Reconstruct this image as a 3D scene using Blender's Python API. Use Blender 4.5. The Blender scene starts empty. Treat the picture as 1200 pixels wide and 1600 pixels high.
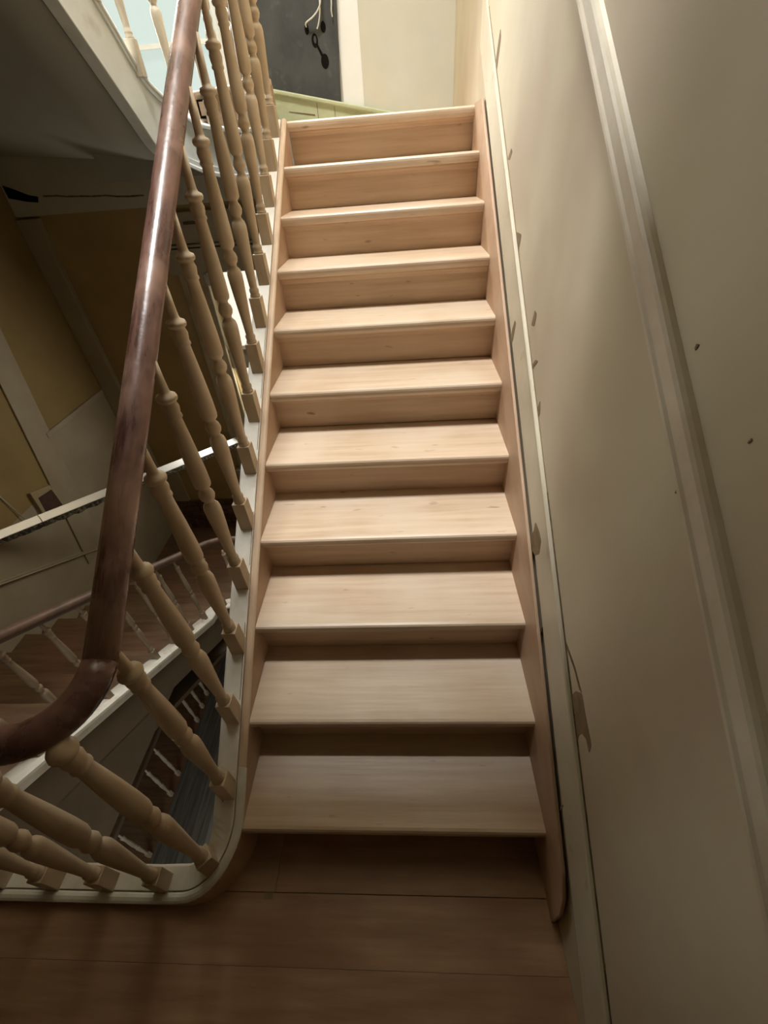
import bpy, bmesh, math, random
from mathutils import Vector, Matrix, noise
random.seed(4)
S = bpy.context.scene
COL = S.collection

# ------------------------------------------------------------------ camera, sky, lights, exposure
cam = bpy.data.cameras.new('camera')
cam.sensor_fit = 'VERTICAL'; cam.sensor_height = 36.0; cam.lens = 15.065
cam.clip_start = 0.02
camo = bpy.data.objects.new('camera', cam); COL.objects.link(camo)
RT = Vector((0.997567, 0.027182, -0.064202)); UP = Vector((0.031814, 0.641921, 0.76611)); FW = Vector((-0.062036, 0.766289, -0.639494))
M = Matrix((RT, UP, -FW)).transposed().to_4x4(); M.translation = Vector((0.542, -0.364, 1.716))
camo.matrix_world = M
S.camera = camo

world = bpy.data.worlds.new('sky'); S.world = world; world.use_nodes = True
bg = world.node_tree.nodes['Background']
bg.inputs[0].default_value = (0.80, 0.90, 1.0, 1); bg.inputs[1].default_value = 0.35

def area(name, loc, target, sx, sy, power, col, spread=180):
    l = bpy.data.lights.new(name, 'AREA'); l.shape = 'RECTANGLE'; l.size = sx; l.size_y = sy
    l.energy = power; l.color = col; l.spread = math.radians(spread)
    o = bpy.data.objects.new(name, l); COL.objects.link(o)
    o.location = loc
    o.rotation_euler = (Vector(target) - Vector(loc)).to_track_quat('-Z', 'Y').to_euler()
    return o
# daylight through the roof light over the well, and through the tall far window
area('roof_light_daylight', (-0.20, 1.50, 7.90), (-0.20, 1.50, 0), 1.5, 0.8, 440, (1.0, 0.98, 0.95))
area('tall_window_daylight', (-1.0, 3.66, 2.65), (0.9, 1.0, 1.15), 0.8, 1.0, 15, (1.0, 0.975, 0.93), 62)
area('stair_window_daylight', (-0.72, 3.68, 0.45), (-0.9, 0.0, -0.6), 0.8, 1.0, 12, (1.0, 0.94, 0.80))
area('lower_hall_fill', (-0.55, -1.70, -1.35), (-0.9, 3.7, -0.4), 1.1, 1.6, 15, (1.0, 0.96, 0.88))  # added fill for the far wall and hall floor, no opening behind it

S.view_settings.view_transform = 'Standard'; S.view_settings.look = 'None'
S.view_settings.gamma = 1.0; S.view_settings.use_curve_mapping = False
S.view_settings.exposure = 0.3

# ------------------------------------------------------------------ stair geometry numbers (metres)
W, G, R, OV = 0.906, 0.2436, 0.17, 0.0378        # tread length, going, rise, nosing overhang
SL = R / G
WX, LX, FY, BY = 0.926, -2.55, 3.75, -1.9        # right wall, left wall, far wall, back wall
LOWZ, TOPZ = -3.0, 8.0
NZ = lambda y: R + y * SL                        # the line through the nosings

# ------------------------------------------------------------------ materials
MATS = {}
def mat(name, c1, c2=None, scale=(6, 6, 6), rough=0.6, detail=4, bump=0.0, bscale=40, c3=None, s3=2.0, m3=0.5,
        spec=0.5, coat=0.0, tint=0.0, emit=None, specks=0.0, ramp=(0.35, 0.68), c3range=(0.45, 0.65), rough2=None):
    m = bpy.data.materials.new(name); m.use_nodes = True
    nt = m.node_tree; N = nt.nodes; L = nt.links
    b = N['Principled BSDF']
    b.inputs['Roughness'].default_value = rough
    b.inputs['Specular IOR Level'].default_value = spec
    if coat: b.inputs['Coat Weight'].default_value = coat; b.inputs['Coat Roughness'].default_value = 0.18
    if emit:
        b.inputs['Emission Color'].default_value = (*emit[0], 1); b.inputs['Emission Strength'].default_value = emit[1]
    geo = N.new('ShaderNodeNewGeometry')
    info = N.new('ShaderNodeObjectInfo')
    off = N.new('ShaderNodeVectorMath'); off.operation = 'MULTIPLY_ADD'
    comb = N.new('ShaderNodeCombineXYZ')
    for i in range(3): L.new(info.outputs['Random'], comb.inputs[i])
    L.new(comb.outputs[0], off.inputs[0]); off.inputs[1].default_value = (7.3, 3.1, 5.7)
    L.new(geo.outputs['Position'], off.inputs[2])
    mp = N.new('ShaderNodeVectorMath'); mp.operation = 'MULTIPLY'; mp.inputs[1].default_value = scale
    L.new(off.outputs[0], mp.inputs[0])
    nz = N.new('ShaderNodeTexNoise'); nz.inputs['Scale'].default_value = 1.0; nz.inputs['Detail'].default_value = detail
    nz.inputs['Roughness'].default_value = 0.6
    L.new(mp.outputs[0], nz.inputs['Vector'])
    rp = N.new('ShaderNodeValToRGB'); rp.color_ramp.elements[0].position = ramp[0]; rp.color_ramp.elements[1].position = ramp[1]
    rp.color_ramp.elements[0].color = (*c1, 1); rp.color_ramp.elements[1].color = (*(c2 or c1), 1)
    L.new(nz.outputs['Fac'], rp.inputs[0])
    col = rp.outputs[0]
    def mix(fac, a, bcol, mode='MIX'):
        x = N.new('ShaderNodeMix'); x.data_type = 'RGBA'; x.blend_type = mode
        if isinstance(fac, float): x.inputs[0].default_value = fac
        else: L.new(fac, x.inputs[0])
        L.new(a, x.inputs[6])
        if isinstance(bcol, tuple): x.inputs[7].default_value = (*bcol, 1)
        else: L.new(bcol, x.inputs[7])
        return x.outputs[2]
    if c3:
        n3 = N.new('ShaderNodeTexNoise'); n3.inputs['Scale'].default_value = s3; n3.inputs['Detail'].default_value = 3
        L.new(off.outputs[0], n3.inputs['Vector'])
        mr = N.new('ShaderNodeMapRange'); mr.inputs[1].default_value, mr.inputs[2].default_value = c3range
        mr.inputs[4].default_value = m3
        L.new(n3.outputs['Fac'], mr.inputs[0])
        col = mix(mr.outputs[0], col, c3)
    if specks:
        vn = N.new('ShaderNodeVectorMath'); vn.operation = 'MULTIPLY'; vn.inputs[1].default_value = (9, 34, 34)
        L.new(off.outputs[0], vn.inputs[0])
        vo = N.new('ShaderNodeTexNoise'); vo.inputs['Scale'].default_value = 1.0; vo.inputs['Detail'].default_value = 2
        L.new(vn.outputs[0], vo.inputs['Vector'])
        mr2 = N.new('ShaderNodeMapRange'); mr2.inputs[1].default_value = 0.70; mr2.inputs[2].default_value = 0.78
        mr2.inputs[4].default_value = specks
        L.new(vo.outputs['Fac'], mr2.inputs[0])
        col = mix(mr2.outputs[0], col, (0.16, 0.09, 0.05))
    if tint:
        hs = N.new('ShaderNodeHueSaturation')
        mt = N.new('ShaderNodeMapRange'); mt.inputs[3].default_value = 1 - tint; mt.inputs[4].default_value = 1 + tint
        L.new(info.outputs['Random'], mt.inputs[0]); L.new(mt.outputs[0], hs.inputs['Value']); L.new(col, hs.inputs['Color'])
        col = hs.outputs[0]
    L.new(col, b.inputs['Base Color'])
    if rough2 is not None:
        mrr = N.new('ShaderNodeMapRange'); mrr.inputs[1].default_value = 0.4; mrr.inputs[2].default_value = 0.65
        mrr.inputs[3].default_value = rough; mrr.inputs[4].default_value = rough2
        L.new(nz.outputs['Fac'], mrr.inputs[0]); L.new(mrr.outputs[0], b.inputs['Roughness'])
    if bump:
        bn = N.new('ShaderNodeTexNoise'); bn.inputs['Scale'].default_value = bscale; bn.inputs['Detail'].default_value = 4
        L.new(mp.outputs[0] if bscale < 3 else off.outputs[0], bn.inputs['Vector'])
        bu = N.new('ShaderNodeBump'); bu.inputs['Strength'].default_value = bump; bu.inputs['Distance'].default_value = 0.004
        L.new(bn.outputs['Fac'], bu.inputs['Height']); L.new(bu.outputs[0], b.inputs['Normal'])
    MATS[name] = m
    return m

pine = mat('sanded_pine', (0.55, 0.405, 0.275), (0.67, 0.525, 0.385), (2.5, 45, 45), 0.36, 5, 0.25, 1.0, c3=(0.70, 0.59, 0.46), s3=3.0, m3=0.55, tint=0.05, specks=0.55)
riser_m = mat('pine_riser', (0.50, 0.345, 0.22), (0.62, 0.455, 0.31), (2.2, 40, 40), 0.55, 5, 0.25, 1.0, c3=(0.64, 0.47, 0.33), s3=3.0, m3=0.5, tint=0.06, specks=0.7)
string_m = mat('pine_string', (0.46, 0.30, 0.19), (0.58, 0.42, 0.29), (30, 5, 8), 0.55, 4, 0.2, 1.0, c3=(0.55, 0.36, 0.25), s3=4, m3=0.5)
cap_m = mat('scraped_white_cap', (0.70, 0.66, 0.56), (0.80, 0.78, 0.71), (14, 9, 9), 0.5, 5, 0.3, 30, c3=(0.50, 0.37, 0.25), s3=9, m3=0.6, c3range=(0.55, 0.72))
bead_m = mat('pine_bead', (0.55, 0.39, 0.25), (0.66, 0.50, 0.35), (20, 6, 6), 0.5)
balu_m = mat('stripped_pine_turning', (0.46, 0.35, 0.225), (0.58, 0.465, 0.32), (22, 22, 4), 0.5, 4, 0.2, 30, c3=(0.62, 0.52, 0.38), s3=7, m3=0.5, tint=0.07)
balu2_m = mat('painted_turning', (0.46, 0.40, 0.30), (0.60, 0.55, 0.45), (15, 15, 5), 0.5, tint=0.06)
rail_m = mat('worn_mahogany', (0.075, 0.034, 0.027), (0.24, 0.125, 0.095), (55, 7, 7), 0.24, 6, 0.3, 30, c3=(0.38, 0.235, 0.18), s3=6, m3=0.8, coat=0.2, c3range=(0.50, 0.66), rough2=0.42)
def scrape(m, y0, y1, col):
    # varnish scraped off towards the joint at the foot of the rail
    nt = m.node_tree; N = nt.nodes; L = nt.links; b = N['Principled BSDF']
    old = b.inputs['Base Color'].links[0].from_socket
    g = N.new('ShaderNodeNewGeometry'); sp = N.new('ShaderNodeSeparateXYZ'); L.new(g.outputs['Position'], sp.inputs[0])
    nz = N.new('ShaderNodeTexNoise'); nz.inputs['Scale'].default_value = 22; L.new(g.outputs['Position'], nz.inputs['Vector'])
    ma = N.new('ShaderNodeMath'); ma.operation = 'MULTIPLY_ADD'; L.new(nz.outputs['Fac'], ma.inputs[0]); ma.inputs[1].default_value = 0.09; L.new(sp.outputs['Y'], ma.inputs[2])
    mr = N.new('ShaderNodeMapRange'); mr.inputs[1].default_value = y1; mr.inputs[2].default_value = y0; mr.inputs[4].default_value = 0.85
    L.new(ma.outputs[0], mr.inputs[0])
    x = N.new('ShaderNodeMix'); x.data_type = 'RGBA'; L.new(mr.outputs[0], x.inputs[0]); L.new(old, x.inputs[6]); x.inputs[7].default_value = (*col, 1)
    L.new(x.outputs[2], b.inputs['Base Color'])
scrape(rail_m, 0.165, 0.215, (0.36, 0.225, 0.175))
wreath_m = mat('worn_mahogany_wreath', (0.075, 0.034, 0.027), (0.20, 0.10, 0.078), (14, 14, 14), 0.24, 6, 0.25, 30, c3=(0.34, 0.21, 0.16), s3=5, m3=0.7, coat=0.2, c3range=(0.50, 0.68), rough2=0.42)
rail2_m = mat('dark_mahogany', (0.075, 0.04, 0.026), (0.15, 0.085, 0.055), (20, 5, 20), 0.5, 4)
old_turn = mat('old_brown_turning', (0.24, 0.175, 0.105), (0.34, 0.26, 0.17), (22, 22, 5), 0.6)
floor_m = mat('landing_boards', (0.30, 0.175, 0.10), (0.43, 0.27, 0.165), (3, 30, 30), 0.42, 5, 0.2, 1.0, c3=(0.26, 0.13, 0.065), s3=3.2, m3=0.6, tint=0.05)
plaster = mat('cream_plaster', (0.56, 0.505, 0.36), (0.64, 0.58, 0.43), (2.2, 2.2, 2.2), 0.7, 3, 0.12, 18, c3=(0.52, 0.435, 0.32), s3=2.1, m3=0.85)
white_wall = mat('pale_plaster', (0.54, 0.545, 0.46), (0.60, 0.605, 0.525), (2, 2, 2), 0.7, 3, 0.1, 15, c3=(0.60, 0.56, 0.44), s3=3, m3=0.5)
brightp = mat('white_filler', (0.76, 0.78, 0.74), (0.80, 0.81, 0.77), (5, 5, 5), 0.7)
trim_m = mat('cream_painted_trim', (0.60, 0.545, 0.42), (0.68, 0.62, 0.49), (5, 9, 9), 0.5, 5, 0.3, 30, c3=(0.52, 0.44, 0.32), s3=6, m3=0.5, c3range=(0.52, 0.7))
band_m = mat('pale_painted_band', (0.60, 0.55, 0.42), (0.66, 0.61, 0.48), (7, 7, 7), 0.5, 4, 0.2, 25, c3=(0.46, 0.34, 0.21), s3=16, m3=0.55, c3range=(0.66, 0.74))
ochre = mat('ochre_wall_dim', (0.27, 0.185, 0.07), (0.33, 0.235, 0.09), (2, 2, 2), 0.75, 3, 0.1, 12)  # same ochre made darker: the left wall's shade put into the colour
ochre_lit = mat('ochre_wall_lit', (0.36, 0.255, 0.10), (0.43, 0.315, 0.135), (2, 2, 2), 0.75, 3, 0.1, 12)  # same ochre made lighter: light on the far wall put into the colour
beige = mat('drab_beige_wall', (0.36, 0.30, 0.205), (0.43, 0.37, 0.265), (2, 2, 2), 0.75, 3, 0.1, 12)
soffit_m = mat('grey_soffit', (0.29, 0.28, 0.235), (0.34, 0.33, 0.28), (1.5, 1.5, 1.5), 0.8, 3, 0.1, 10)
fascia_m = mat('cream_fascia', (0.50, 0.48, 0.38), (0.57, 0.55, 0.45), (3, 3, 3), 0.7, 3, 0.15, 12)
upstring = mat('pale_grey_paint', (0.66, 0.69, 0.66), (0.74, 0.77, 0.75), (4, 4, 4), 0.4, 4, 0.2, 25, c3=(0.45, 0.42, 0.34), s3=8, m3=0.5, c3range=(0.6, 0.75))
green_m = mat('sage_green_paint', (0.36, 0.40, 0.23), (0.46, 0.49, 0.31), (6, 6, 9), 0.6, 4, 0.3, 25, c3=(0.50, 0.46, 0.33), s3=14, m3=0.7, c3range=(0.58, 0.7))
slate = mat('dark_grey_board', (0.030, 0.034, 0.033), (0.055, 0.060, 0.057), (7, 7, 5), 0.7, 4, c3=(0.10, 0.105, 0.10), s3=16, m3=0.5, c3range=(0.62, 0.78))
black = mat('black_void', (0.006, 0.005, 0.004), None, rough=0.95, spec=0.1)
gap_m = mat('dark_brown_gap', (0.05, 0.033, 0.018), (0.16, 0.11, 0.06), (30, 12, 12), 0.9, 4)  # dark brown for gaps, joints and splits
scar = mat('bare_brown_plaster', (0.19, 0.13, 0.07), (0.27, 0.20, 0.115), (25, 25, 25), 0.85, 4)
crackm = mat('dark_crack', (0.10, 0.07, 0.04), (0.22, 0.16, 0.09), (30, 30, 30), 0.9, 4)  # dark brown of cracks, grooves and nail marks
cable_m = mat('white_cable', (0.62, 0.62, 0.56), None, rough=0.4)
batten_m = mat('white_metal_strip', (0.88, 0.90, 0.90), None, rough=0.30)
batten_m.node_tree.nodes['Principled BSDF'].inputs['Metallic'].default_value = 0.85
ragged_m = mat('ragged_dark_edge', (0.02, 0.015, 0.01), (0.16, 0.13, 0.09), (40, 40, 40), 0.9, 4, ramp=(0.45, 0.6))  # dark mottled edge below the white strip
boxm = mat('rust_brown_box', (0.06, 0.03, 0.022), (0.09, 0.045, 0.03), (20, 20, 20), 0.8)
boxf = mat('tan_box_rim', (0.40, 0.31, 0.18), None, rough=0.7)
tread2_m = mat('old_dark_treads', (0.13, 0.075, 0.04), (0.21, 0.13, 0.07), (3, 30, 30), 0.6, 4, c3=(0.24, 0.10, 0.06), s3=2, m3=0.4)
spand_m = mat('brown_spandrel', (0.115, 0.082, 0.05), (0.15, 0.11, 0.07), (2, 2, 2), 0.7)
hall_m = mat('slate_grey_boards', (0.09, 0.088, 0.08), (0.20, 0.195, 0.178), (40, 2.0, 10), 0.5, 5)
brickd = mat('dark_brick', (0.10, 0.05, 0.03), (0.16, 0.085, 0.055), (12, 12, 12), 0.9, 4, tint=0.15)
casing_m = mat('bare_casing', (0.38, 0.30, 0.175), (0.47, 0.385, 0.24), (18, 18, 4), 0.6, 4, 0.2, 20, c3=(0.27, 0.20, 0.11), s3=8, m3=0.5)
head_m = mat('drab_headboard', (0.33, 0.285, 0.20), (0.39, 0.34, 0.245), (4, 9, 9), 0.6, 4, 0.2, 20)
ceil_m = mat('ceiling_white', (0.66, 0.65, 0.60), None, rough=0.8)
glass_up = mat('obscured_pane', (0.10, 0.11, 0.105), None, rough=0.9, spec=0.0, emit=((0.80, 0.95, 0.88), 0.58))
glass_low = mat('bright_pane', (0.2, 0.2, 0.18), None, rough=0.5, spec=0.2, emit=((1.0, 0.95, 0.80), 0.82))
sash_m = mat('sash_paint', (0.70, 0.72, 0.68), None, rough=0.4)

# ------------------------------------------------------------------ helpers
def link(name, bm, m, parent=None, smooth=False, bevel=0.0, seg=2):
    me = bpy.data.meshes.new(name)
    bmesh.ops.recalc_face_normals(bm, faces=bm.faces)
    bm.to_mesh(me); bm.free()
    for x in (m if isinstance(m, (list, tuple)) else [m]): me.materials.append(x)
    if smooth:
        for p in me.polygons: p.use_smooth = True
    o = bpy.data.objects.new(name, me); COL.objects.link(o)
    if parent is not None: o.parent = parent
    if bevel:
        b = o.modifiers.new('edge', 'BEVEL'); b.width = bevel; b.segments = seg; b.limit_method = 'ANGLE'; b.angle_limit = 0.6
    return o
def empty(name, label, cat, group=None, loc=(0, 0, 0)):
    o = bpy.data.objects.new(name, None); COL.objects.link(o); o.empty_display_size = 0.1
    o.location = (0, 0, 0)
    o['label'] = label; o['category'] = cat
    if group: o['group'] = group
    return o
def tag(o, label, cat, group=None):
    o['label'] = label; o['category'] = cat
    if group: o['group'] = group
    return o
def struct(o, label=None):
    o['kind'] = 'structure'
    if label: o['label'] = label
    return o
def box(bm, x0, x1, y0, y1, z0, z1, mi=0):
    v = [bm.verts.new((x, y, z)) for x in (x0, x1) for y in (y0, y1) for z in (z0, z1)]
    for f in ((0, 1, 3, 2), (4, 6, 7, 5), (0, 4, 5, 1), (2, 3, 7, 6), (0, 2, 6, 4), (1, 5, 7, 3)):
        bm.faces.new([v[i] for i in f]).material_index = mi
    return v
def boxo(name, dims, m, parent=None, bevel=0.0):
    bm = bmesh.new(); box(bm, *dims); return link(name, bm, m, parent, bevel=bevel)
def prism(bm, pts, d, mi=0):
    """polygon of 3D points pushed along the vector d"""
    d = Vector(d); n = len(pts)
    a = [bm.verts.new(p) for p in pts]; b = [bm.verts.new(Vector(p) + d) for p in pts]
    bm.faces.new(a).material_index = mi; bm.faces.new(b[::-1]).material_index = mi
    for i in range(n):
        bm.faces.new((a[i], b[i], b[(i + 1) % n], a[(i + 1) % n])).material_index = mi
def sweep(bm, path, prof, up=Vector((0, 0, 1)), closed_prof=True, vertical=True, matidx=None, caps=True):
    """path: 3D points; prof: (side, up) pairs. side = horizontal normal to the right of travel; vertical keeps up = +Z"""
    path = [Vector(p) for p in path]; rings = []
    for i, p in enumerate(path):
        t = (path[min(i + 1, len(path) - 1)] - path[max(i - 1, 0)])
        h = Vector((t.x, t.y, 0)).normalized()
        side = Vector((h.y, -h.x, 0))
        u = Vector((0, 0, 1)) if vertical else side.cross(t.normalized()).normalized()
        # keep the width through corners
        k = 1.0
        if 0 < i < len(path) - 1:
            a = path[i] - path[i - 1]; b = path[i + 1] - path[i]
            a = Vector((a.x, a.y, 0)).normalized(); b = Vector((b.x, b.y, 0)).normalized()
            c = max(0.5, math.sqrt(max(0.0, (1 + a.dot(b)) / 2))); k = 1 / c
        rings.append([bm.verts.new(p + side * s * k + u * w) for s, w in prof])
    n = len(prof)
    for i in range(len(rings) - 1):
        for j in range(n if closed_prof else n - 1):
            f = bm.faces.new((rings[i][j], rings[i][(j + 1) % n], rings[i + 1][(j + 1) % n], rings[i + 1][j]))
            if matidx: f.material_index = matidx[j]
    if caps and closed_prof:
        bm.faces.new(rings[0][::-1]); bm.faces.new(rings[-1])
    return rings
def tube(bm, path, r, n=8):
    sweep(bm, path, [(r * math.cos(2 * math.pi * k / n), r * math.sin(2 * math.pi * k / n)) for k in range(n)], vertical=False)
def lathe(bm, prof, x, y, z, n=18, zs=1.0):
    rings = []
    for h, r in prof:
        rings.append([bm.verts.new((x + r * math.cos(2 * math.pi * k / n), y + r * math.sin(2 * math.pi * k / n), z + h * zs)) for k in range(n)])
    for a, b in zip(rings, rings[1:]):
        for k in range(n): bm.faces.new((a[k], a[(k + 1) % n], b[(k + 1) % n], b[k]))
    bm.faces.new(rings[0][::-1]); bm.faces.new(rings[-1])

# ------------------------------------------------------------------ setting: walls, floors, ceiling
wall_r = struct(boxo('wall_right', (WX, WX + 0.25, BY, FY, LOWZ, TOPZ), plaster), 'cream plaster wall beside the main stair, scarred along its skirting band')

# far wall with its two window openings
UW = (-1.45, -0.60, 2.06, 4.60)          # tall window above the landing
LW = (-1.155, -0.30, -0.95, 1.035)       # window below the landing
bm = bmesh.new()
T = 0.25
box(bm, LX, UW[0], FY, FY + T, UW[2], UW[3], 1); box(bm, UW[1], WX + T, FY, FY + T, UW[2], UW[3], 1)
box(bm, LX, WX + T, FY, FY + T, UW[3], TOPZ, 1)
box(bm, LX, WX + T, FY, FY + T, 1.60, UW[2], 1)
box(bm, LX, WX + T, FY, FY + T, LW[3], 1.60, 0)
box(bm, LX, LW[0], FY, FY + T, LW[2], LW[3], 0); box(bm, LW[1], WX + T, FY, FY + T, LW[2], LW[3], 0)
box(bm, LX, WX + T, FY, FY + T, -1.62, LW[2], 0)
box(bm, LX, WX + T, FY, FY + T, LOWZ, -1.62, 2)
wall_f = struct(link('wall_far', bm, [ochre_lit, white_wall, beige]), 'far wall, pale above the landing and ochre below it')
boxo('filler_strip', (0.17, 0.31, FY - 0.003, FY + 0.01, 1.90, TOPZ - 0.3), brightp, wall_f)

# left wall: ochre above, drab below, with a raking strip and the boxed corner
bm = bmesh.new()
def wl(y0, y1, z0, z1, mi): box(bm, LX - T, LX, y0, y1, z0, z1, mi)
wl(BY, 2.62, -0.30, TOPZ, 0); wl(2.62, FY + T, 0.05, TOPZ, 0)
wl(BY, 2.62, LOWZ, -0.30, 1); wl(2.62, FY + T, LOWZ, 0.05, 1)
wall_l = struct(link('wall_left', bm, [ochre, beige]), 'left wall of the stairwell, ochre over drab beige')
bm = bmesh.new(); prism(bm, [(LX, 2.86, 1.6), (LX, 3.08, 1.6), (LX, 2.64, -1.1), (LX, 2.38, -1.1)], (0.014, 0, 0))
struct(link('trim_4', bm, beige, bevel=0.004), 'wide drab strip running up the left wall beside the ochre')
bm = bmesh.new(); box(bm, LX + 0.001, -2.37, FY - 0.06, FY - 0.001, -1.86, 1.50)
struct(link('trim_5', bm, beige, bevel=0.006), 'drab boxed strip in the far left corner of the stairwell')
boxo('panel_rail', (LX, LX + 0.02, 2.78, FY - 0.07, 0.03, 0.08), beige, wall_l, bevel=0.006)
boxo('panel', (LX + 0.19, -2.18, FY - 0.02, FY, -1.86, -0.98), beige, wall_f, bevel=0.005)
# sloping dado moulding following the lower flight
bm = bmesh.new()
prof = [(0, 0), (0.02, 0.004), (0.028, 0.012), (0.02, 0.02), (0.022, 0.034), (0, 0.04)]
sweep(bm, [(LX + 0.001, 0.0, 0.384), (LX + 0.001, 2.60, -1.115)], prof)
struct(link('trim_6', bm, beige), 'thin moulding sloping down the left wall beside the lower stair')

wall_b = struct(boxo('wall_back', (LX - T, WX + T, BY - 0.25, BY, LOWZ, TOPZ), spand_m))

# ceiling with roof light
bm = bmesh.new()
box(bm, LX - T, -1.2, BY - T, FY + T, TOPZ, TOPZ + 0.2); box(bm, 0.7, WX + T, BY - T, FY + T, TOPZ, TOPZ + 0.2)
box(bm, -1.2, 0.7, BY - T, 0.6, TOPZ, TOPZ + 0.2); box(bm, -1.2, 0.7, 2.5, FY + T, TOPZ, TOPZ + 0.2)
ceil = struct(link('ceiling', bm, ceil_m))
# upper landing above the camera, edge run out to shade the lowest treads
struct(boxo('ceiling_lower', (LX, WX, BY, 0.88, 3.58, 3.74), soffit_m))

# landing floor (boards as parts), with the well cut out by the kerb
floor = bpy.data.objects.new('floor', None); COL.objects.link(floor); floor['kind'] = 'structure'
floor['label'] = 'brown bare-board landing at the foot of the main stair'
ys = [-0.115, -0.2715, -0.425, -0.585, -0.74, -0.90, -1.06, -1.22, -1.38, -1.54, -1.70, -1.9]
for a, b in zip(ys, ys[1:]):
    boxo('floor_board', (LX, WX, b + 0.0003, a - 0.0003, -0.03, random.uniform(-0.0006, 0.0)), floor_m, floor, bevel=0.0005)
for x0, x1 in ((-0.16, 0.0885), (0.0888, WX)):
    boxo('floor_board', (x0, x1, -0.1138, 0.075, -0.03, 0.0), floor_m, floor, bevel=0.0015)
boxo('floor_slab', (LX, WX, BY, -0.12, -0.22, -0.035), soffit_m, floor)
bm = bmesh.new(); box(bm, 0.055, 0.085, -0.130, -0.1145, -0.02, 0.0006); link('board_patch', bm, scar, floor)

# half-landing above (tread 11 level) and below
struct(boxo('floor_upper', (-0.06, WX, 2.62, FY, 1.66, 1.868), pine), 'pine half-landing at the top of the main stair')
bm = bmesh.new()
prism(bm, [(-0.09, 2.60, 1.69), (-0.27, 2.72, 1.69), (-0.50, 2.84, 1.69), (-0.62, 2.88, 1.69), (-1.3, 2.95, 1.69), (-1.3, FY, 1.69), (-0.06, FY, 1.69)], (0, 0, 0.175))
struct(link('floor_winder', bm, soffit_m))
struct(boxo('floor_lower', (LX, WX, 2.38, FY, -2.0, -1.87), tread2_m), 'dark boarded half-landing below')
hall = bpy.data.objects.new('floor_hall', None); COL.objects.link(hall); hall['kind'] = 'structure'; hall['label'] = 'dark grey hall floor at the bottom of the well'
x = LX - 0.0
while x < WX:
    boxo('floor_board', (x + 0.001, min(x + 0.118, WX) , BY, FY, LOWZ - 0.05, LOWZ + random.uniform(-0.002, 0)), hall_m, hall); x += 0.12

# ------------------------------------------------------------------ windows
def window(name, label, o, pane_m, bars_x, bars_z, depth=0.10, fw=0.045):
    x0, x1, z0, z1 = o
    w = bpy.data.objects.new(name, None); COL.objects.link(w); w['kind'] = 'structure'; w['label'] = label
    y = FY + depth
    bm = bmesh.new()
    box(bm, x0, x0 + fw, y - 0.03, y + 0.03, z0, z1); box(bm, x1 - fw, x1, y - 0.03, y + 0.03, z0, z1)
    box(bm, x0 + fw, x1 - fw, y - 0.03, y + 0.03, z0, z0 + fw); box(bm, x0 + fw, x1 - fw, y - 0.03, y + 0.03, z1 - fw, z1)
    link('window_frame', bm, sash_m, w)
    zs = [z0 + fw] + list(bars_z) + [z1 - fw]
    for z in bars_z: boxo('glazing_bar', (x0 + fw, x1 - fw, y - 0.02, y + 0.02, z - 0.012, z + 0.012), sash_m, w)
    for a, b in zip(zs, zs[1:]): boxo('pane', (x0 + fw, x1 - fw, y + 0.002, y + 0.006, a, b), pane_m, w)
    return w
window('window_1', 'tall pale obscured-glass window above the half-landing', UW, glass_up, [], [2.375, 3.0, 3.6, 4.1])
w2 = window('window_2', 'bright stair window below the half-landing', LW, glass_low, [], [], fw=0.02)
boxo('transom', (LW[0], LW[1], FY - 0.02, FY + 0.10, 0.195, 0.375), head_m, w2, bevel=0.006)
bm = bmesh.new()
prism(bm, [(-1.375, FY - 0.05, 1.22), (-1.14, FY - 0.05, 1.22), (-1.175, FY - 0.05, -0.95), (-1.41, FY - 0.05, -0.95)], (0, 0.05, 0)); link('casing', bm, casing_m, w2, bevel=0.008)
boxo('casing_bead', (-1.30, -1.28, FY - 0.062, FY - 0.048, -0.9, 1.2), casing_m, w2, bevel=0.004)
boxo('window_board', (-1.45, LW[1] + 0.1, FY - 0.10, FY, -1.0, -0.95), head_m, w2, bevel=0.006)
# boxed head over the low window
boxo('head_board', (-1.45, -0.30, FY - 0.045, FY, 1.255, 1.47), head_m, w2, bevel=0.004)
boxo('head_moulding', (-1.45, -0.30, FY - 0.065, FY, 1.232, 1.252), head_m, w2, bevel=0.006)
boxo('head_board', (-1.45, -0.30, FY - 0.055, FY, 1.035, 1.222), head_m, w2, bevel=0.004)
boxo('hook_plate', (-1.20, -1.10, FY - 0.052, FY - 0.04, 1.385, 1.405), gap_m, w2)
bm = bmesh.new(); bmesh.ops.create_icosphere(bm, subdivisions=2, radius=0.045)
for v in bm.verts: v.co = Vector((v.co.x * 0.8, v.co.y * 0.6, v.co.z * 1.2)) * (1 + 0.5 * noise.noise(v.co * 40)) + Vector((-1.12, FY - 0.06, 1.0))
link('plaster_chunk', bm, fascia_m, w2)

# fascia of the upper landing against the far wall
fas = struct(boxo('trim_3', (LX + 0.001, -0.25, FY - 0.03, FY, 1.515, 1.90), fascia_m), 'cracked cream fascia under the upper flight')
bm = bmesh.new()
pts = [(-2.25 + 0.1 * k, FY - 0.031, 1.63 + 0.012 * noise.noise(Vector((k * 0.7, 0, 3))) - 0.006 * k) for k in range(9)]
for a, b in zip(pts, pts[1:]):
    prism(bm, [a, b, (b[0], b[1], b[2] + 0.010), (a[0], a[1], a[2] + 0.012)], (0, 0.003, 0))
link('crack', bm, crackm, fas)
bm = bmesh.new()
prism(bm, [(-2.53, FY - 0.034, 1.64), (-2.53, FY - 0.034, 1.72), (-2.45, FY - 0.034, 1.69), (-2.36, FY - 0.034, 1.65), (-2.29, FY - 0.034, 1.635), (-2.31, FY - 0.034, 1.60), (-2.40, FY - 0.034, 1.61)], (0, 0.006, 0)); link('broken_patch', bm, black, fas)

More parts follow.
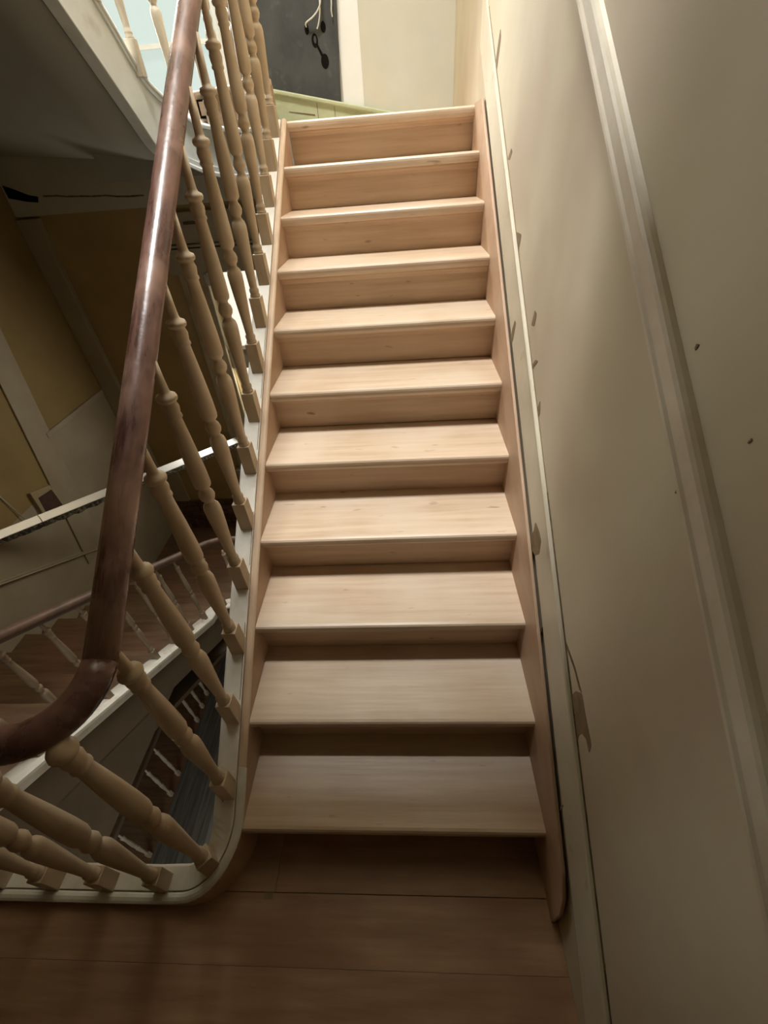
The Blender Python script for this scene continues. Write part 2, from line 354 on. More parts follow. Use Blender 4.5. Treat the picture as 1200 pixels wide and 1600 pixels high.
# ------------------------------------------------------------------ right wall trims and scars
def wall_board(y0, y1, o0, o1, th, m, name, bev=0.003):
    bm = bmesh.new()
    prism(bm, [(WX, y0, NZ(y0) + o0), (WX, y1, NZ(y1) + o0), (WX, y1, NZ(y1) + o1), (WX, y0, NZ(y0) + o1)], (-th, 0, 0))
    return link(name, bm, m, bevel=bev)
band = struct(wall_board(-0.62, 2.46, 0.172, 0.372, 0.008, band_m, 'baseboard_right'), 'pale painted band sloping up the wall above the stair string')
bm = bmesh.new(); sweep(bm, [(WX, -0.62, NZ(-0.62) + 0.358), (WX, 1.95, NZ(1.95) + 0.358)], [(0.0, 0), (-0.009, 0.0), (-0.0125, 0.004), (-0.0125, 0.009), (-0.009, 0.013), (0.0, 0.014)])
link('bead', bm, band_m, band)
bm = bmesh.new()
sweep(bm, [(WX, -1.8, NZ(-1.8) + 1.075), (WX, 3.2, NZ(3.2) + 1.075)], [(0.0, 0), (-0.013, 0.001), (-0.018, 0.007), (-0.0175, 0.014), (-0.0145, 0.020), (-0.0145, 0.050), (-0.012, 0.058), (-0.007, 0.063), (0.0, 0.066)])
struct(link('trim_1', bm, trim_m, bevel=0), 'cream dado moulding sloping up the right wall')
# dark strip along the gap between string and band
struct(wall_board(-0.30, 2.24, 0.146, 0.174, 0.0015, gap_m, 'trim_2', 0), 'dark gap above the wall string')

PATCH = {
  'H': [(0.19, 0.628), (0.17, 0.657), (0.164, 0.693), (0.141, 0.727), (0.095, 0.702), (0.045, 0.682), (0.039, 0.653), (0.065, 0.664), (0.085, 0.647), (0.09, 0.622), (0.076, 0.576), (0.092, 0.558), (0.112, 0.605), (0.136, 0.653), (0.172, 0.612)],
  'crackA': [(0.393, 0.731), (0.273, 0.737), (0.197, 0.739), (0.154, 0.729), (0.141, 0.727), (0.157, 0.719), (0.198, 0.730), (0.276, 0.728), (0.363, 0.725)],
  'band': [(0.624, 0.835), (0.578, 0.837), (0.549, 0.826), (0.541, 0.782), (0.569, 0.745), (0.608, 0.735), (0.636, 0.771), (0.62, 0.799)],
  'b2': [(0.537, 0.905), (0.512, 0.907), (0.504, 0.861), (0.522, 0.858)],
  'b3': [(0.803, 1.145), (0.785, 1.113), (0.8, 1.069), (0.828, 1.076)],
  'b4': [(0.91, 1.221), (0.884, 1.227), (0.925, 1.19), (0.943, 1.163), (0.969, 1.163), (0.939, 1.193)],
  'b5': [(1.189, 1.254), (1.168, 1.25), (1.183, 1.182), (1.218, 1.181), (1.21, 1.216)],
  'b6': [(0.996, 1.336), (0.972, 1.333), (0.976, 1.297), (1.009, 1.289)],
  'b7': [(1.572, 1.704), (1.55, 1.695), (1.582, 1.672), (1.618, 1.674)],
  'b8': [(1.356, 1.488), (1.275, 1.491), (1.289, 1.447), (1.248, 1.412), (1.27, 1.382), (1.337, 1.425), (1.373, 1.458)],
  'b9': [(-0.133, 0.411), (-0.156, 0.409), (-0.19, 0.379), (-0.191, 0.351), (-0.163, 0.361)],
  'b10': [(-0.231, 0.329), (-0.249, 0.346), (-0.271, 0.363), (-0.285, 0.341), (-0.278, 0.315), (-0.258, 0.317)],
  'b11': [(0.408, 0.598), (0.399, 0.62), (0.395, 0.593), (0.405, 0.568)],
  'b12': [(0.023, 0.347), (0.017, 0.38), (0.015, 0.346), (0.018, 0.326)],
  'c1': [(0.005, 0.458), (0.001, 0.472), (-0.087, 0.392), (-0.129, 0.368), (-0.192, 0.321), (-0.193, 0.309), (-0.159, 0.329), (-0.118, 0.363), (-0.053, 0.417)],
  'n1': [(0.142, 1.327), (0.138, 1.331), (0.137, 1.314), (0.142, 1.312)],
  'n2': [(-0.021, 1.218), (-0.023, 1.222), (-0.03, 1.221), (-0.027, 1.217)],
  'n3': [(0.223, 1.498), (0.217, 1.499), (0.22, 1.49), (0.223, 1.492)],
  'n4': [(0.068, 1.446), (0.066, 1.445), (0.068, 1.439), (0.07, 1.439)],
  'c5': [(1.98, 2.042), (1.954, 2.015), (1.994, 1.935), (2.037, 1.9), (2.093, 1.919), (2.04, 1.959), (2.002, 2.016)],
}
g = wall_board(-0.58, 0.60, 0.371, 0.3765, 0.0025, crackm, 'crack', 0); g.parent = wall_r
g = wall_board(0.60, 2.30, 0.372, 0.375, 0.002, scar, 'crack', 0); g.parent = wall_r
onband = {'band', 'b5', 'b11', 'b12'}
for k, pts in PATCH.items():
    th = 0.0088 if k in onband else 0.0010
    bm = bmesh.new()
    # soften the outline
    out = []
    n = len(pts)
    for i in range(n):
        a, b = Vector(pts[i]), Vector(pts[(i + 1) % n])
        out += [a * 0.88 + b * 0.12, a * 0.12 + b * 0.88]
    prism(bm, [(WX, y, z) for y, z in out], (-th, 0, 0))
    dark = k in ('crackA', 'c1', 'n1', 'n2', 'n3', 'n4')
    link('crack' if k[0] == 'c' and k != 'c5' else 'plaster_scar', bm, crackm if dark else scar, wall_r)

# ------------------------------------------------------------------ main staircase
st = empty('staircase', 'sanded pine staircase climbing straight ahead between the right wall and the balusters', 'staircase')
def tread_mesh(depth, th=0.038, x0=0.0, x1=W):
    """nosing at y = 0, top at z = 0; rounded front edge"""
    bm = bmesh.new()
    prof = [(depth, 0.0), (0.014, 0.0), (0.006, -0.002), (0.0015, -0.007), (0.0, -0.014), (0.0, -0.024), (0.003, -0.032), (0.010, -th), (depth, -th)]
    prism(bm, [(x0, y, z) for y, z in prof], (x1 - x0, 0, 0))
    return bm
def riser_bm(): 
    bm = bmesh.new(); box(bm, 0, W, 0, 0.02, 0.0025, R - 0.037); return bm
def scotia_bm():
    bm = bmesh.new(); prism(bm, [(0, 0.002, 0), (0, -0.015, 0), (0, -0.014, -0.006), (0, -0.007, -0.011), (0, -0.004, -0.022), (0, 0.002, -0.024)], (W, 0, 0)); return bm
t0 = link('tread', tread_mesh(G + OV + 0.004), pine, st); r0 = link('riser', riser_bm(), riser_m, st); s0 = link('scotia', scotia_bm(), riser_m, st)
for i in range(11):
    tt, rr, ss = (t0, r0, s0) if i == 0 else (t0.copy(), r0.copy(), s0.copy())
    if i:
        for o in (tt, rr, ss): COL.objects.link(o); o.parent = st
    y = i * G
    dz = random.uniform(-0.002, 0.002)
    tt.location = (0, y, (i + 1) * R + dz); tt.rotation_euler = (0, random.uniform(-0.003, 0.003), 0)
    rr.location = (0, y + OV, i * R - 0.001); ss.location = (0, y + OV, (i + 1) * R - 0.0375)
# the last tread runs on over the landing joint
boxo('tread', (0, W, 10 * G + G + OV, 2.63, 11 * R - 0.03, 11 * R - 0.0005), pine, st)

# left string: straight, then wreathed round the landing corner
def arc(cx, cy, r, a0, a1, n):
    return [(cx + r * math.cos(math.radians(a0 + (a1 - a0) * k / n)), cy + r * math.sin(math.radians(a0 + (a1 - a0) * k / n))) for k in range(n + 1)]
SX = -0.045
plan = [(SX, 2.44 - 0.1 * k) for k in range(25)]                       # down to y = 0.04
plan = [p for p in plan if p[1] > 0.05] + arc(-0.180, 0.03, 0.135, 0, -90, 12) + [(-0.180 - 0.1 * k, -0.105) for k in range(1, 11)]
path = []; run = 0; last = plan[0]; flat = 0.040
for p in plan:
    z = NZ(p[1]) + 0.006 if p[1] > 0.05 and p[0] > -0.05 else None
    if z is None:
        run += math.hypot(p[0] - last[0], p[1] - last[1])
        z = zlast0 - run * SL
        # ease out into the level kerb
        d = 0.05
        if z < flat + d: z = flat + max(0.0, (z - (flat - d))) ** 2 / (4 * d) if z > flat - d else flat
    else: zlast0 = z
    last = p; path.append((p[0], p[1], z))
path = path[::-1]       # travel from the landing up the stair: side +  = right (tread side)
# profile (side, up): face to the treads at +0.045
cap = [(0.045, -0.004), (0.045, -0.016), (0.040, -0.003), (0.030, 0.000), (0.022, -0.003), (0.019, -0.006), (0.016, 0.0), (-0.040, 0.0), (-0.045, -0.004), (-0.045, -0.02)]
def low(bmprof): return bmprof
bm = bmesh.new()
sweep(bm, path, [(0.045, -0.26), (0.045, -0.010), (-0.043, -0.010), (-0.043, -0.26)])
for v in bm.verts:
    if v.co.y < -0.055 and v.co.z < -0.06: v.co.z = max(v.co.z, -0.20)
link('inner_string', bm, string_m, st)
bm = bmesh.new()
sweep(bm, path, [(0.0185, -0.011), (0.0185, 0.0), (0.004, 0.0), (-0.040, 0.0), (-0.047, -0.005), (-0.047, -0.012)])
link('string_cap', bm, cap_m, st, bevel=0.0015)
nb = next(i for i, p in enumerate(path) if p[1] > 0.05)
BP = [(0.021, -0.011), (0.0215, -0.003), (0.026, 0.001), (0.034, 0.002), (0.042, -0.001), (0.0475, -0.006), (0.0475, -0.013)]
bm = bmesh.new(); sweep(bm, path[:nb + 1], BP); link('string_bead', bm, cap_m, st)
bm = bmesh.new()
sweep(bm, path[nb:], [(0.021, -0.011), (0.0215, -0.003), (0.026, 0.001), (0.034, 0.002), (0.042, -0.001), (0.0462, -0.006), (0.0462, -0.011)])
nb = next(i for i, p in enumerate(path) if p[1] > 0.05)
link('string_bead', bm, bead_m, st)
# joints across the cap at the wreath
def joint(x0, y0, x1, y1, z, w=0.003):
    d = Vector((x1 - x0, y1 - y0, 0)); n = Vector((-d.y, d.x, 0)).normalized() * w
    bm = bmesh.new(); a = Vector((x0, y0, z)); b = Vector((x1, y1, z))
    prism(bm, [a - n, b - n, b + n, a + n], (0, 0, 0.0012)); link('joint_crack', bm, gap_m, st)
joint(-0.213, -0.058, -0.206, -0.152, 0.0415, 0.0025)
# crack running along the cap
for y0, y1, off in ((0.3, 0.5, 0.012), (0.66, 0.82, 0.014), (1.02, 1.12, 0.013), (1.2, 1.5, 0.014), (0.06, 0.13, -0.02)):
    bm = bmesh.new(); prism(bm, [(SX + off, y0, NZ(y0) + 0.0062), (SX + off, y1, NZ(y1) + 0.0062), (SX + off + 0.0018, y1, NZ(y1) + 0.0062), (SX + off + 0.0018, y0, NZ(y0) + 0.0062)], (0, 0, 0.0006)); link('grain_crack', bm, gap_m, st)

# wall string
bm = bmesh.new()
ypts = [(-0.17, 0.0), (-0.165, NZ(-0.165) + 0.10), (-0.13, NZ(-0.13) + 0.148)]
prism(bm, [(W, -0.165, -0.01), (W, -0.165, 0.12), (W, -0.145, NZ(-0.145) + 0.12), (W, -0.10, NZ(-0.10) + 0.148), (W, 2.225, 1.875), (W, 2.455, 1.875), (W, 2.46, NZ(2.46) - 0.25), (W, 0.30, NZ(0.30) - 0.25 - 0.13), (W, 0.1, -0.01)], (0.010, 0, 0))
link('wall_string', bm, string_m, st, bevel=0.002)
# plastered underside so the flight is closed from below
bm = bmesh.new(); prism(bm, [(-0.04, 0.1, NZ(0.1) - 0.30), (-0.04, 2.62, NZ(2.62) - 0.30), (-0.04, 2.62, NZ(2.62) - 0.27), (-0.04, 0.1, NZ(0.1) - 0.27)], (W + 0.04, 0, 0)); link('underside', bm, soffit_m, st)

# ------------------------------------------------------------------ balusters and handrail of the main flight
BAL = [(0.098, 0.0), (0.098, 0.0195), (0.106, 0.0195), (0.110, 0.0165), (0.118, 0.0185), (0.126, 0.0185), (0.131, 0.0145), (0.14, 0.0150), (0.19, 0.0175), (0.25, 0.0215),
       (0.31, 0.0250), (0.334, 0.0255), (0.348, 0.0225), (0.358, 0.0145), (0.364, 0.0140), (0.372, 0.0200), (0.384, 0.0232), (0.396, 0.0205), (0.405, 0.0145), (0.411, 0.0150),
       (0.418, 0.0225), (0.428, 0.0245), (0.47, 0.0243), (0.54, 0.0215), (0.61, 0.0175), (0.630, 0.0165), (0.634, 0.0205), (0.640, 0.0200), (0.643, 0.0180), (0.650, 0.0195), (0.662, 0.0215),
       (0.671, 0.0190), (0.676, 0.0175), (0.680, 0.0240), (0.687, 0.0262), (0.694, 0.0240), (0.699, 0.0150), (0.705, 0.0130), (0.73, 0.0120)]
def baluster(x, y, z, top, parent, m=balu_m, yaw=0.0, n=16, zs=1.0, k=1.0, stretch=1.0):
    bm = bmesh.new()
    f = lambda h: (0.11 + (h - 0.11) * stretch if h > 0.11 else h) * zs
    prof = [(f(h), r * k) for h, r in BAL if z + f(h) < top - 0.012]
    prof += [(top - z, 0.0115 * k)]
    lathe(bm, prof, 0, 0, 0, n)
    o = link('baluster', bm, m, parent, smooth=True)
    o.location = (x, y, z); o.rotation_euler = (random.uniform(-0.006, 0.006), random.uniform(-0.006, 0.006), yaw)
    key = (m.name, zs, k)
    if key not in BLOCKS:
        bm = bmesh.new(); h = 0.0225 * k; box(bm, -h, h, -h, h, -0.035, 0.0985 * zs)
        c = link('base_block', bm, m, o, bevel=0.002); BLOCKS[key] = c
    else:
        c = BLOCKS[key].copy(); COL.objects.link(c); c.parent = o
    return o
BLOCKS = {}
bl = empty('balustrade', 'main stair balustrade of bare turned balusters under a worn red-brown handrail', 'balustrade')
RX = -0.07
rz = lambda y: 1.017 + 0.735 * (y - 0.108)
for i in range(14):
    y = 0.088 + 0.175 * i
    baluster(-0.050, y, NZ(y) + 0.006, rz(y) - 0.006, bl)
a = math.radians(-48)
baluster(-0.180 + 0.135 * math.cos(a), 0.03 + 0.135 * math.sin(a), 0.105, 0.962, bl, yaw=a, stretch=1.25)
for k in range(6):
    baluster(-0.250 - 0.176 * k, -0.105, 0.040, 0.945, bl, stretch=1.28)
RAILP = [(0.020, -0.026), (0.024, -0.018), (0.030, -0.012), (0.0325, 0.0), (0.030, 0.013), (0.022, 0.024), (0.011, 0.0295), (0, 0.031),
         (-0.011, 0.0295), (-0.022, 0.024), (-0.030, 0.013), (-0.0325, 0.0), (-0.030, -0.012), (-0.024, -0.018), (-0.020, -0.026)]
def rail(name, path, m, parent, k=1.0):
    bm = bmesh.new(); sweep(bm, path, [(a * k, b * k) for a, b in RAILP], vertical=False); return link(name, bm, m, parent, smooth=True)
JY = 0.075
rail('handrail', [(RX, JY + 0.002 + 0.12 * k, rz(JY + 0.002 + 0.12 * k)) for k in range(21)], rail_m, bl)
cur = [(RX, JY - 0.002, rz(JY))]
arcp = arc(RX - 0.115, 0.045, 0.115, 0, -90, 14)
run = 0; last = (RX, JY)
for p in arcp:
    run += math.hypot(p[0] - last[0], p[1] - last[1]); last = p
    s = run / 0.21
    cur.append((p[0], p[1], rz(JY) - 0.024 * (1 - (1 - min(s, 1)) ** 2)))
zl = cur[-1][2]
cur += [(p, arcp[-1][1], zl) for p in (-0.25, -0.4, -0.6, -0.9, -1.1)]
rail('handrail_wreath', cur, wreath_m, bl)

# ------------------------------------------------------------------ upper flight: curved string, soffit, balusters
up = empty('upper_staircase', 'pale grey painted curved string and soffit of the upper stair overhead', 'staircase')
UPATH = [  # x, y, top, bottom
 (-0.045, 2.46, 1.862, 1.60), (-0.075, 2.52, 1.868, 1.63), (-0.14, 2.58, 1.868, 1.65), (-0.262, 2.645, 1.870, 1.661), (-0.40, 2.71, 1.886, 1.662), (-0.533, 2.775, 1.913, 1.682),
 (-0.62, 2.80, 1.96, 1.707), (-0.70, 2.785, 2.03, 1.745), (-0.755, 2.73, 2.10, 1.775), (-0.775, 2.66, 2.18, 1.82), (-0.78, 2.561, 2.29, 1.918), (-0.78, 2.371, 2.46, 2.085), (-0.78, 2.167, 2.64, 2.26), (-0.78, 1.6, 3.12, 2.75), (-0.78, 0.95, 3.66, 3.29)]
def smooth_path(P, n=4):
    out = []
    for i in range(len(P) - 1):
        p0, p1, p2, p3 = (Vector(P[max(i - 1, 0)]), Vector(P[i]), Vector(P[i + 1]), Vector(P[min(i + 2, len(P) - 1)]))
        for k in range(n):
            t = k / n
            out.append(0.5 * ((2 * p1) + (p2 - p0) * t + (2 * p0 - 5 * p1 + 4 * p2 - p3) * t * t + (3 * p1 - p0 - 3 * p2 + p3) * t ** 3))
    out.append(Vector(P[-1])); return out
US = smooth_path([tuple(p) for p in [(x, y, a) for x, y, a, b in UPATH]]); UB = smooth_path([(x, y, b) for x, y, a, b in UPATH])
def ribbon(off0, off1, zf0, zf1):
    """a swept rectangle between two offsets from the path and two height functions of the ring"""
    bm = bmesh.new(); rings = []
    for i, (a, b) in enumerate(zip(US, UB)):
        t = US[min(i + 1, len(US) - 1)] - US[max(i - 1, 0)]; h = Vector((t.x, t.y, 0)).normalized(); s = Vector((h.y, -h.x, 0))
        # outward (to the well, towards the viewer) is the left of travel
        p0 = Vector((a.x, a.y, 0)) - s * off0; p1 = Vector((a.x, a.y, 0)) - s * off1
        z0, z1 = zf0(a.z, b.z), zf1(a.z, b.z)
        rings.append([bm.verts.new((p.x, p.y, z)) for p, z in ((p0, z0), (p0, z1), (p1, z1), (p1, z0))])
    for q, r in zip(rings, rings[1:]):
        for j in range(4): bm.faces.new((q[j], q[(j + 1) % 4], r[(j + 1) % 4], r[j]))
    bm.faces.new(rings[0][::-1]); bm.faces.new(rings[-1]); return bm
link('curved_string', ribbon(-0.045, 0.0, lambda t, b: b + 0.004, lambda t, b: t - 0.012), upstring, up)
link('string_cap', ribbon(-0.055, 0.020, lambda t, b: t - 0.024, lambda t, b: t), upstring, up, bevel=0.006)
link('cap_fillet', ribbon(-0.0, 0.010, lambda t, b: t - 0.048, lambda t, b: t - 0.023), upstring, up)
link('lower_bead', ribbon(-0.05, 0.012, lambda t, b: b, lambda t, b: b + 0.022), upstring, up, bevel=0.004)
link('lower_fillet', ribbon(0.0, 0.006, lambda t, b: b + 0.022, lambda t, b: b + 0.046), upstring, up)
# soffit, ruled from the string out to the walls
OUT = [(-0.4, FY, 1.80), (-0.62, FY, 1.84), (-0.9, FY, 1.86), (-1.3, FY, 1.87), (-1.9, FY, 1.885), (LX + 0.01, FY - 0.05, 1.90), (LX + 0.01, 3.0, 2.10), (LX + 0.01, 2.561, 2.30), (LX + 0.01, 2.371, 2.45), (LX + 0.01, 2.167, 2.62), (LX + 0.01, 1.6, 2.98), (LX + 0.01, 0.95, 3.45)]
IN = [(x, y, b) for x, y, a, b in UPATH][3:]
bm = bmesh.new(); rows = []
for a, b in zip(smooth_path(IN, 3), smooth_path(OUT, 3)):
    a = a + (b - a).normalized() * 0.02
    rows.append([bm.verts.new(a.lerp(b, k / 6)) for k in range(7)])
for q, r in zip(rows, rows[1:]):
    for j in range(6): bm.faces.new((q[j], q[j + 1], r[j + 1], r[j]))
ret = bmesh.ops.extrude_face_region(bm, geom=bm.faces[:])
for v in ret['geom']:
    if isinstance(v, bmesh.types.BMVert): v.co.z += 0.05
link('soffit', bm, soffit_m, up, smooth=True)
# winder step seen over the curved string
bm = bmesh.new()
wp = [(-0.085, 2.66), (-0.27, 2.735), (-0.42, 2.80), (-0.545, 2.85), (-0.62, 2.90), (-0.75, FY - 0.04), (-0.31, FY - 0.04)]
prism(bm, [(x, y, 1.868) for x, y in wp], (0, 0, 0.150)); link('riser', bm, riser_m, up)
bm = bmesh.new(); prism(bm, [(x, y - (0.015 if y < 3 else 0), 2.018) for x, y in wp], (0, 0, 0.026)); link('tread', bm, pine, up, bevel=0.008)
boxo('slot', (-0.535, -0.455, 2.785, 2.83, 1.93, 2.005), black, up)
boxo('slot_panel', (-0.523, -0.467, 2.780, 2.83, 1.940, 1.995), riser_m, up)

ubl = empty('upper_balustrade', 'row of turned balusters on the curved string of the upper stair', 'balustrade')
for x, y, z in [(-0.755, 2.70, 2.13), (-0.780, 2.50, 2.35), (-0.78, 2.30, 2.53), (-0.64, 2.82, 1.99), (-0.47, 2.78, 1.90), (-0.36, 2.72, 1.885), (-0.22, 2.65, 1.872), (-0.12, 2.58, 1.868)]:
    baluster(x, y, z + 0.0, z + 0.88, ubl, balu2_m)
rail('handrail', [(x, y, z + 0.89) for x, y, z in [(-0.06, 2.50, 1.83), (-0.12, 2.58, 1.868), (-0.22, 2.65, 1.872), (-0.36, 2.72, 1.885), (-0.47, 2.78, 1.91), (-0.64, 2.81, 1.99), (-0.745, 2.73, 2.12), (-0.78, 2.50, 2.35), (-0.78, 2.30, 2.53), (-0.78, 1.6, 3.12)]], rail_m, ubl)

# ------------------------------------------------------------------ top landing: sloping green skirting, dark board, cables
bm = bmesh.new()
gz = lambda x: 2.045 - 0.2075 * (x + 0.0)
prism(bm, [(-0.45, FY - 0.022, 1.80), (0.80, FY - 0.022, 1.80), (0.80, FY - 0.022, gz(0.80)), (-0.45, FY - 0.022, gz(-0.45))], (0, 0.022, 0))
sk = struct(link('baseboard_far', bm, green_m, bevel=0.003), 'sage green skirting board sloping along the far wall')
bm = bmesh.new(); prism(bm, [(-0.45, FY - 0.036, gz(-0.45) - 0.028), (0.80, FY - 0.036, gz(0.80) - 0.028), (0.80, FY - 0.036, gz(0.80)), (-0.45, FY - 0.036, gz(-0.45))], (0, 0.036, 0)); link('bead', bm, green_m, sk, bevel=0.008)
for x0, z0, x1, z1 in ((-0.22, 1.985, -0.04, 1.955),):
    bm = bmesh.new(); prism(bm, [(x0, FY - 0.0235, z0), (x1, FY - 0.0235, z1), (x1, FY - 0.0235, z1 + 0.007), (x0, FY - 0.0235, z0 + 0.004)], (0, 0.004, 0)); link('crack', bm, gap_m, sk)
for x in (-0.02, 0.10): 
    bm = bmesh.new(); box(bm, x, x + 0.003, FY - 0.0235, FY - 0.02, 1.90, gz(x) - 0.03); link('joint', bm, gap_m, sk)

pb = empty('panel_board', 'dark grey board with drilled holes fixed to the far wall above the green skirting', 'panel')
bm = bmesh.new()
prism(bm, [(-0.47, FY - 0.03, gz(-0.47)), (0.150, FY - 0.03, gz(0.150)), (0.20, FY - 0.03, 2.75), (0.22, FY - 0.03, 3.2), (-0.47, FY - 0.03, 3.2)], (0, 0.03, 0)); link('board', bm, slate, pb)
def hole(x, z, rx, rzz, n=14, rot=0.0):
    bm = bmesh.new(); c, s = math.cos(rot), math.sin(rot); pts = []
    for k in range(n):
        t = 2 * math.pi * k / n; px, pz = rx * math.cos(t), rzz * math.sin(t); pts.append((x + px * c - pz * s, FY - 0.0315, z + px * s + pz * c))
    prism(bm, pts, (0, 0.006, 0)); return link('cable_hole', bm, black, pb)
hole(-0.025, 2.362, 0.014, 0.024); hole(0.082, 2.366, 0.017, 0.026); hole(0.019, 2.310, 0.021, 0.033); hole(0.071, 2.213, 0.026, 0.036)
bm = bmesh.new(); prism(bm, [(0.020, FY - 0.0312, 2.295), (0.034, FY - 0.0312, 2.295), (0.073, FY - 0.0312, 2.230), (0.056, FY - 0.0312, 2.225)], (0, 0.005, 0)); link('groove', bm, black, pb)
hi = hole(0.021, 2.314, 0.0085, 0.017); hi.location = (0, -0.0006, 0); hi.data.materials[0] = slate  # lighter disc painted in as the highlight inside the hole
def cable(pts, label):
    bm = bmesh.new(); tube(bm, smooth_path(pts, 5), 0.0042, 8); return tag(link('cable', bm, cable_m, None, smooth=True), label, 'cable', 'loose white cables over the dark board')
y = FY - 0.045
cable([(-0.026, FY - 0.028, 2.372), (-0.022, y, 2.388), (0.026, y - 0.01, 2.408), (0.066, y - 0.015, 2.437), (0.088, y - 0.015, 2.48), (0.09, y, 2.60), (0.09, FY - 0.028, 2.64)], 'curved white cable running from the left hole of the dark board')
cable([(0.043, y + 0.004, 2.358), (0.056, y, 2.378), (0.072, y - 0.01, 2.418), (0.080, y - 0.012, 2.48), (0.082, FY - 0.028, 2.66)], 'short white cable end hanging between the two upper holes')
cable([(0.148, y + 0.006, 2.402), (0.146, y, 2.43), (0.152, y, 2.48), (0.150, FY - 0.028, 2.64)], 'straight white cable end hanging near the right edge of the dark board')

# ------------------------------------------------------------------ lower flight on the left, seen through the well
lo = empty('lower_staircase', 'dark old staircase descending on the left of the well, with white capped string', 'staircase')
SX2 = -1.10
sz = lambda y: -0.089 - 0.6272 * (y - 0.191)
G2, R2 = 0.2717, 0.1704
for i in range(10):
    y = 0.16 + i * G2; z = -(i + 1) * R2 + 0.0
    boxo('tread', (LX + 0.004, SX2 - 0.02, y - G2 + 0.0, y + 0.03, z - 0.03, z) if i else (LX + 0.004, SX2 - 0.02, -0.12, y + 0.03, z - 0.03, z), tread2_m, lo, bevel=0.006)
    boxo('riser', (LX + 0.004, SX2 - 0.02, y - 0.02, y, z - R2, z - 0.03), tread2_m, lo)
lp = [(SX2, y, sz(y)) for y in (-0.12, 0.1, 0.4, 0.8, 1.2, 1.5, 1.66)]
run = 0; z0 = sz(1.66)
lp += [(x, y, z0 - 0.35 * k / 8 * 0.39) for k, (x, y) in list(enumerate(arc(SX2 + 0.22, 1.70, 0.22, 180, 90, 8)))[1:]]
lp += [(-0.70, 1.92, lp[-1][2] - 0.05), (-0.45, 1.92, lp[-1][2] - 0.10)]
bm = bmesh.new(); sweep(bm, lp, [(0.030, -0.30), (0.030, -0.012), (-0.030, -0.012), (-0.030, -0.30)]); link('string', bm, spand_m, lo)
bm = bmesh.new(); sweep(bm, lp, [(0.048, -0.022), (0.048, -0.006), (0.040, 0.0), (0.012, 0.001), (0.006, 0.008), (-0.03, 0.008), (-0.045, 0.0), (-0.045, -0.022)]); link('string_cap', bm, cap_m, lo)
bm = bmesh.new(); sweep(bm, lp[:8], [(0.036, -0.075), (0.040, -0.022), (0.028, -0.022), (0.028, -0.075)]); link('string_moulding', bm, cap_m, lo)
bm = bmesh.new(); prism(bm, [(SX2 + 0.01, -0.12, sz(-0.12) - 0.03), (SX2 + 0.01, 1.42, sz(1.42) - 0.03), (SX2 + 0.01, 1.42, -0.93), (SX2 + 0.01, -0.12, -0.90)], (0.018, 0, 0)); link('spandrel_panel', bm, spand_m, lo)
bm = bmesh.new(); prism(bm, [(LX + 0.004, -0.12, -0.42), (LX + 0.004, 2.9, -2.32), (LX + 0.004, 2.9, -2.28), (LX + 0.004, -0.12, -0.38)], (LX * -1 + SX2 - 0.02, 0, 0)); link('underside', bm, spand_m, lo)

lbl = empty('lower_balustrade', 'thin balusters and dark handrail of the lower stair on the left', 'balustrade')
lz = lambda y: 0.347 - 0.6266 * (y - 0.58)
for i in range(10):
    y = -0.02 + 0.185 * i
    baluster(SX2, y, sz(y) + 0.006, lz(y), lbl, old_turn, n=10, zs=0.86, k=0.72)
rail('handrail', [(SX2, y, lz(y)) for y in (-0.15, 0.3, 0.8, 1.3, 1.8, 2.05)] + [(SX2 + 0.05, 2.2, lz(2.2)), (SX2 + 0.18, 2.30, lz(2.35)), (SX2 + 0.4, 2.33, lz(2.5))], rail2_m, lbl, 0.85)
for i, (x, y) in enumerate([(-1.03, 1.84), (-0.90, 1.915), (-0.75, 1.92)]):
    baluster(x, y, sz(1.70) - 0.05 - 0.02 * i, sz(1.7) + 0.52, lbl, old_turn, n=10, zs=0.8, k=0.7)

boxo('hall_margin', (LX, -1.875, -0.6, FY, LOWZ, LOWZ + 0.006), tread2_m, hall)
# hall balustrade at the bottom
hb = empty('hall_balustrade', 'dim balusters standing on the dark grey hall floor below', 'balustrade')
for y in (0.552, 0.80, 1.030, 1.212, 1.413, 1.58, 1.746, 1.905, 2.056, 2.22):
    baluster(-1.90, y, LOWZ, LOWZ + 0.66, hb, balu2_m, n=10, zs=0.82, k=0.75)
rail('handrail', [(-1.90, y, LOWZ + 0.67) for y in (0.2, 0.8, 1.4, 2.0, 2.6)], spand_m, hb, 0.6)
# courses of dark brick laid bare under the plaster at the foot of the left wall and far wall
for r in range(6):
    for c in range(8):
        x = LX + 0.02 + c * 0.225 + (0.11 if r % 2 else 0)
        if c == 0: bk = boxo('brick', (x, x + 0.21, FY - 0.03, FY - 0.001, -1.86 + r * 0.075, -1.795 + r * 0.075), brickd, wall_f); continue
        o = bk.copy(); COL.objects.link(o); o.parent = wall_f; o.location = (c * 0.225, random.uniform(-0.008, 0.004), 0)

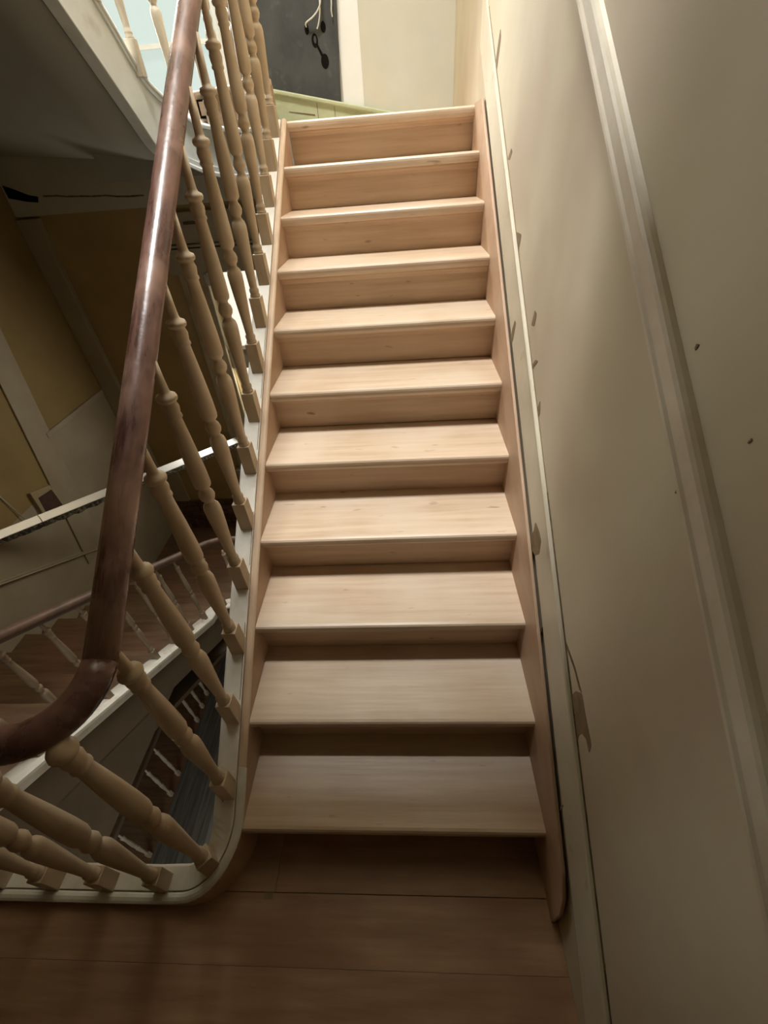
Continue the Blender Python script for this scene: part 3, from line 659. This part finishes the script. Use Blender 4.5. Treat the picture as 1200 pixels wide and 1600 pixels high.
# ------------------------------------------------------------------ white batten across the well, wire and box
bt = empty('batten', 'long white painted batten with ragged dark underside crossing the stairwell', 'batten')
A, B = Vector((LX + 0.005, 1.78, -0.275)), Vector((-1.31, FY - 0.055, -0.610))
d = (B - A).normalized(); mid = (A + B) / 2
nrm = Vector((0.70, -0.33, 0.63)); nrm = (nrm - d * nrm.dot(d)).normalized()     # the strip is tipped up towards the well
upv = nrm.cross(d).normalized()
if upv.z < 0: upv = -upv
side = nrm
bm = bmesh.new(); prism(bm, [A, A + side * 0.018, A + side * 0.018 + upv * 0.066, A + upv * 0.066], B - A); link('strip', bm, batten_m, bt, bevel=0.003)
bm = bmesh.new(); n = 90; prev = None; rows = []
for k in range(n + 1):
    p = A.lerp(B, k / n); dz = 0.030 + 0.022 * abs(noise.noise(Vector((k * 0.55, 1.3, 0)))) + 0.010 * noise.noise(Vector((k * 1.7, 4, 0)))
    rows.append([bm.verts.new(p + side * s + upv * u) for s, u in ((0.001, 0.0), (0.016, 0.0), (0.013, -dz), (0.001, -dz))])
for q, r in zip(rows, rows[1:]):
    for j in range(4): bm.faces.new((q[j], q[(j + 1) % 4], r[(j + 1) % 4], r[j]))
bm.faces.new(rows[0]); bm.faces.new(rows[-1]); link('ragged_edge', bm, ragged_m, bt)
p = A.lerp(B, 0.16); bm = bmesh.new(); prism(bm, [p - side * 0.001 - upv * 0.001, p + side * 0.019 - upv * 0.001, p + side * 0.019 + upv * 0.067, p - side * 0.001 + upv * 0.067], d * 0.006); link('joint', bm, head_m, bt)
bm = bmesh.new(); tube(bm, [(LX + 0.008, 2.08, 0.10), (LX + 0.008, 2.11, -0.10), (LX + 0.02, 2.147, -0.36)], 0.004, 6)
tag(link('wire', bm, cable_m, None, smooth=True), 'thin pale wire running down the left wall to the white batten', 'wire')
wb = empty('wall_box', 'small brown recessed box with tan rim on the left wall above the batten', 'box')
bm = bmesh.new()
prism(bm, [(LX, 2.31, -0.20), (LX, 2.51, -0.265), (LX, 2.515, -0.525), (LX, 2.29, -0.475)], (0.028, 0, 0)); link('rim', bm, boxf, wb, bevel=0.004)
bm = bmesh.new(); prism(bm, [(LX + 0.026, 2.345, -0.275), (LX + 0.026, 2.495, -0.30), (LX + 0.026, 2.50, -0.515), (LX + 0.026, 2.315, -0.47)], (0.004, 0, 0)); link('face', bm, boxm, wb)
